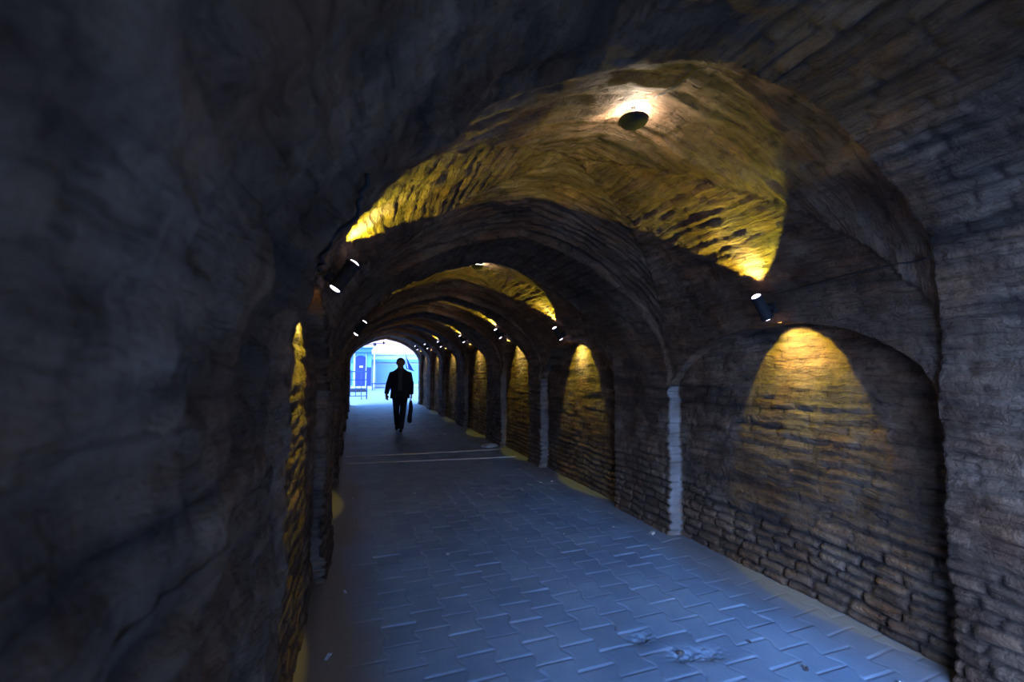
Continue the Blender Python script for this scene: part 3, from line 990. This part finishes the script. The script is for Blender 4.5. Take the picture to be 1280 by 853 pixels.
elR = Vector((0.255, 0.0, 1.14)); elL = Vector((-0.270, 0.02, 1.15))
wrR = Vector((0.265, -0.06, 0.885)); wrL = Vector((-0.320, -0.05, 0.90))

# body: head, neck, arms with hands, trunk, legs in one surface
bm = bmesh.new()
loft(bm, [ring((0, 0.01, 0.86), 0.155, 0.10), ring((0, 0.01, 0.97), 0.16, 0.11), ring((0, 0.01, 1.10), 0.145, 0.10), ring((0, 0.0, 1.28), 0.165, 0.115), ring((0, 0.01, 1.40), 0.17, 0.10), ring((0, 0.02, 1.47), 0.09, 0.07)])
limb(bm, [(0, 0.025, 1.43), (0, 0.012, 1.50), (0, 0.0, 1.57)], [0.074, 0.068, 0.066])
ball(bm, (0, 0.005, 1.66), 0.083, 0.098, 0.112, 4)
ball(bm, (0, -0.025, 1.605), 0.062, 0.066, 0.052)              # jaw
ball(bm, (0, -0.072, 1.572), 0.022, 0.016, 0.014)              # chin
limb(bm, [(0, -0.082, 1.685), (0, -0.098, 1.655), (0, -0.108, 1.632)], [0.009, 0.012, 0.016], 10)   # nose
for sx in (-1, 1):
    ball(bm, (sx * 0.030, -0.078, 1.700), 0.022, 0.012, 0.008, 2)   # brow
    ball(bm, (sx * 0.045, -0.055, 1.640), 0.022, 0.022, 0.020, 2)   # cheek
    ball(bm, (sx * 0.087, 0.012, 1.655), 0.011, 0.022, 0.034, 2)    # ear
ball(bm, (0, -0.088, 1.600), 0.022, 0.009, 0.005, 2)
ball(bm, (0, -0.087, 1.591), 0.019, 0.009, 0.006, 2)
for hp, kn, an, ft in ((hipR, kneeR, ankR, foot_R), (hipL, kneeL, ankL, foot_L)):
    limb(bm, [hp, hp.lerp(kn, 0.5), kn, kn.lerp(an, 0.35), an], [0.082, 0.070, 0.053, 0.053, 0.036])
    ball(bm, (an.x, an.y - 0.04, an.z - 0.045), 0.036, 0.10, 0.032)
for sh, el, wr in ((shR, elR, wrR), (shL, elL, wrL)):
    limb(bm, [sh, sh.lerp(el, 0.5), el, el.lerp(wr, 0.4), wr], [0.055, 0.046, 0.040, 0.038, 0.026])
# hands
def hand(bm, wr, sx, curl):
    pc = wr + Vector((0, -0.01, -0.055))
    loft(bm, [ring(wr, 0.022, 0.028, 12), ring(wr + Vector((0, -0.004, -0.03)), 0.021, 0.039, 12), ring(pc + Vector((0, -0.004, -0.02)), 0.019, 0.043, 12), ring(pc + Vector((0, -0.004, -0.045)), 0.015, 0.040, 12)])
    lens = [0.068, 0.078, 0.072, 0.058]
    for f in range(4):
        y0 = -0.034 + f * 0.021
        b0 = pc + Vector((0, y0, -0.035))
        a = curl
        p = b0.copy(); pts_ = [p.copy()]
        for sgm, fr in ((0, 0.45), (1, 0.32), (2, 0.23)):
            ang = a * (0.35 + sgm * 0.9)
            p = p + Vector((-sx * math.sin(ang), 0, -math.cos(ang))) * lens[f] * fr
            pts_.append(p.copy())
        tube(bm, pts_, [0.0095, 0.009, 0.0085, 0.007], 8)
    tb = wr + Vector((0, -0.028, -0.03))
    tube(bm, [tb, tb + Vector((-sx * 0.012, -0.022, -0.025)), tb + Vector((-sx * 0.024, -0.026, -0.052))], [0.012, 0.010, 0.008], 8)
hand(bm, wrR, 1, 1.15)
n_before = len(bm.verts)
hand(bm, wrL, -1, 0.6)
bm.verts.ensure_lookup_table()
bmesh.ops.rotate(bm, verts=bm.verts[n_before:], cent=wrL, matrix=Matrix.Rotation(math.radians(50), 3, 'Z'))
head_fit(bm)
bmesh.ops.recalc_face_normals(bm, faces=bm.faces)
fuse(obj('body', bm, M_SKIN, P, True), 0.0055, 3)
# eyes
for sx in (-1, 1):
    bm = bmesh.new(); ball(bm, (sx * 0.031, -0.074, 1.676), 0.0115, 0.010, 0.0085, 2); head_fit(bm)
    obj('eye', bm, simple('dark_eye', (0.05, 0.04, 0.04), 0.2), P, True)

# hair
bm = bmesh.new()
ball(bm, (0, 0.022, 1.688), 0.091, 0.101, 0.100, 4)
for v in list(bm.verts):
    if v.co.z < 1.625 or (v.co.y < -0.045 and v.co.z < 1.725) or (abs(v.co.x) < 0.075 and v.co.y < -0.062 and v.co.z < 1.735):
        bm.verts.remove(v)
bmesh.ops.solidify(bm, geom=bm.faces[:], thickness=0.008)
head_fit(bm)
obj('hair', bm, M_HAIR, P, True)

# trousers
bm = bmesh.new()
loft(bm, [ring((0, 0.01, 0.80), 0.15, 0.115, 24), ring((0, 0.01, 0.88), 0.178, 0.125, 24), ring((0, 0.01, 0.96), 0.170, 0.120, 24), ring((0, 0.01, 1.04), 0.158, 0.112, 24)])
for hp, kn, an in ((hipR, kneeR, ankR), (hipL, kneeL, ankL)):
    limb(bm, [hp + Vector((0, 0, 0.02)), hp.lerp(kn, 0.35), hp.lerp(kn, 0.7), kn, kn.lerp(an, 0.4), kn.lerp(an, 0.85), an + Vector((0, 0, 0.0))], [0.103, 0.098, 0.083, 0.073, 0.070, 0.064, 0.062], 18)
bmesh.ops.recalc_face_normals(bm, faces=bm.faces)
fuse(obj('trousers', bm, M_TROU, P, True), 0.010, 4)

# shoes
for an, pitch_ in ((ankR, -0.15), (ankL, 0.55)):
    bm = bmesh.new()
    rr = []
    for (y, z, rx, rz_) in ((0.075, 0.045, 0.020, 0.035), (0.06, 0.045, 0.036, 0.045), (0.0, 0.045, 0.040, 0.048), (-0.07, 0.036, 0.044, 0.037), (-0.14, 0.028, 0.047, 0.028), (-0.19, 0.024, 0.036, 0.022), (-0.215, 0.022, 0.014, 0.014)):
        rr.append([Vector((math.cos(t) * rx, y, max(0.0, z + math.sin(t) * rz_))) for t in [2 * PI * q / 16 for q in range(16)]])
    loft(bm, rr)
    mt = Matrix.Translation((an.x, an.y + 0.0, 0.0)) @ Matrix.Rotation(pitch_, 4, 'X')
    for v in bm.verts: v.co = mt @ v.co
    mz = min(v.co.z for v in bm.verts)
    for v in bm.verts: v.co.z -= mz - 0.004
    bmesh.ops.recalc_face_normals(bm, faces=bm.faces)
    obj('shoe', bm, M_SHOE, P, True)

# shirt panel between the jacket fronts
bm = bmesh.new()
loft(bm, [ring((0, -0.012, 0.98), 0.13, 0.112, 24), ring((0, -0.012, 1.10), 0.13, 0.110, 24), ring((0, -0.018, 1.28), 0.13, 0.118, 24), ring((0, -0.010, 1.40), 0.11, 0.102, 24), ring((0, 0.005, 1.475), 0.074, 0.072, 24), ring((0, 0.008, 1.515), 0.062, 0.060, 24)])
bmesh.ops.recalc_face_normals(bm, faces=bm.faces)
obj('shirt', bm, M_SHIRT, P, True)

# jacket: torso shell open at the front, shoulders, sleeves
bm = bmesh.new()
def jring(z, rx, ry, gap, cy=0.015):
    n = 26
    out, inn = [], []
    for q in range(n):
        t = -PI / 2 + gap + (2 * PI - 2 * gap) * q / (n - 1)
        ct, st_ = math.cos(t), math.sin(t)
        x = math.copysign(abs(ct) ** 0.85, ct) * rx; y = math.copysign(abs(st_) ** 0.85, st_) * ry
        out.append(Vector((x, cy + y, z))); inn.append(Vector((x * 0.90, cy + y * 0.88, z)))
    return out + inn[::-1]
loft(bm, [jring(0.79, 0.238, 0.155, 0.26), jring(0.90, 0.232, 0.152, 0.22), jring(1.00, 0.222, 0.148, 0.18), jring(1.12, 0.212, 0.142, 0.16), jring(1.25, 0.214, 0.146, 0.20), jring(1.36, 0.215, 0.140, 0.28), jring(1.42, 0.195, 0.122, 0.38), jring(1.465, 0.145, 0.102, 0.52), jring(1.505, 0.092, 0.086, 0.7), jring(1.535, 0.080, 0.078, 0.8)])
for sh, el, wr in ((shR, elR, wrR), (shL, elL, wrL)):
    sx = 1 if sh.x > 0 else -1
    limb(bm, [sh + Vector((-sx * 0.03, 0, 0.012)), sh + Vector((sx * 0.018, 0, -0.01)), sh.lerp(el, 0.3) + Vector((sx * 0.004, 0, 0)), sh.lerp(el, 0.75), el, el.lerp(wr, 0.4), el.lerp(wr, 0.98)], [0.055, 0.072, 0.076, 0.069, 0.066, 0.061, 0.053], 18)
bmesh.ops.recalc_face_normals(bm, faces=bm.faces)
fuse(obj('jacket', bm, M_SUIT, P, True), 0.009, 3)
# lapels
for sx in (-1, 1):
    bm = bmesh.new()
    a_ = [Vector((sx * 0.055, -0.098, 1.47)), Vector((sx * 0.105, -0.118, 1.40)), Vector((sx * 0.085, -0.138, 1.34)), Vector((sx * 0.030, -0.146, 1.12)), Vector((sx * 0.045, -0.146, 1.28))]
    loft(bm, [a_, [p + Vector((0, -0.010, 0)) for p in a_]])
    bmesh.ops.recalc_face_normals(bm, faces=bm.faces)
    obj('lapel', bm, M_SUIT, P)

# bag carried in his hand: a slim drooping carrier
B = empty('carrier_bag', (1.04, 11.35, 0.0), (0, 0, math.radians(-6)))
tag(B, 'limp black carrier bag hanging from the hand of the walking person', 'bag')
hx, hy, hz = wrR.x - 0.014, wrR.y - 0.012, wrR.z - 0.115
bm = bmesh.new()
rr = []
for (z, rx, ry, dx_) in ((-0.035, 0.030, 0.026, 0.0), (-0.10, 0.042, 0.045, 0.002), (-0.20, 0.050, 0.075, 0.004), (-0.28, 0.052, 0.10, 0.0), (-0.38, 0.052, 0.125, -0.012), (-0.48, 0.060, 0.13, -0.02), (-0.535, 0.054, 0.115, -0.02), (-0.56, 0.032, 0.09, -0.018)):
    rr.append([p + Vector((0, 0, 0.008 * math.sin(k_ * 1.7 + z * 30))) for k_, p in enumerate(ring((hx + dx_, hy + 0.02, hz + z), rx * 1.0, ry, 22))])
loft(bm, rr)
bmesh.ops.recalc_face_normals(bm, faces=bm.faces)
obj('bag_body', bm, M_BAG, B, True)
for yy in (-0.028, 0.028):
    bm = bmesh.new()
    tube(bm, [(hx, hy + yy * 1.3 + 0.01, hz - 0.13), (hx, hy + yy * 0.7 + 0.01, hz - 0.05), (hx, hy + 0.01, hz + 0.008)], [0.010, 0.007, 0.007], 8)
    obj('handle', bm, M_BAG, B, True)
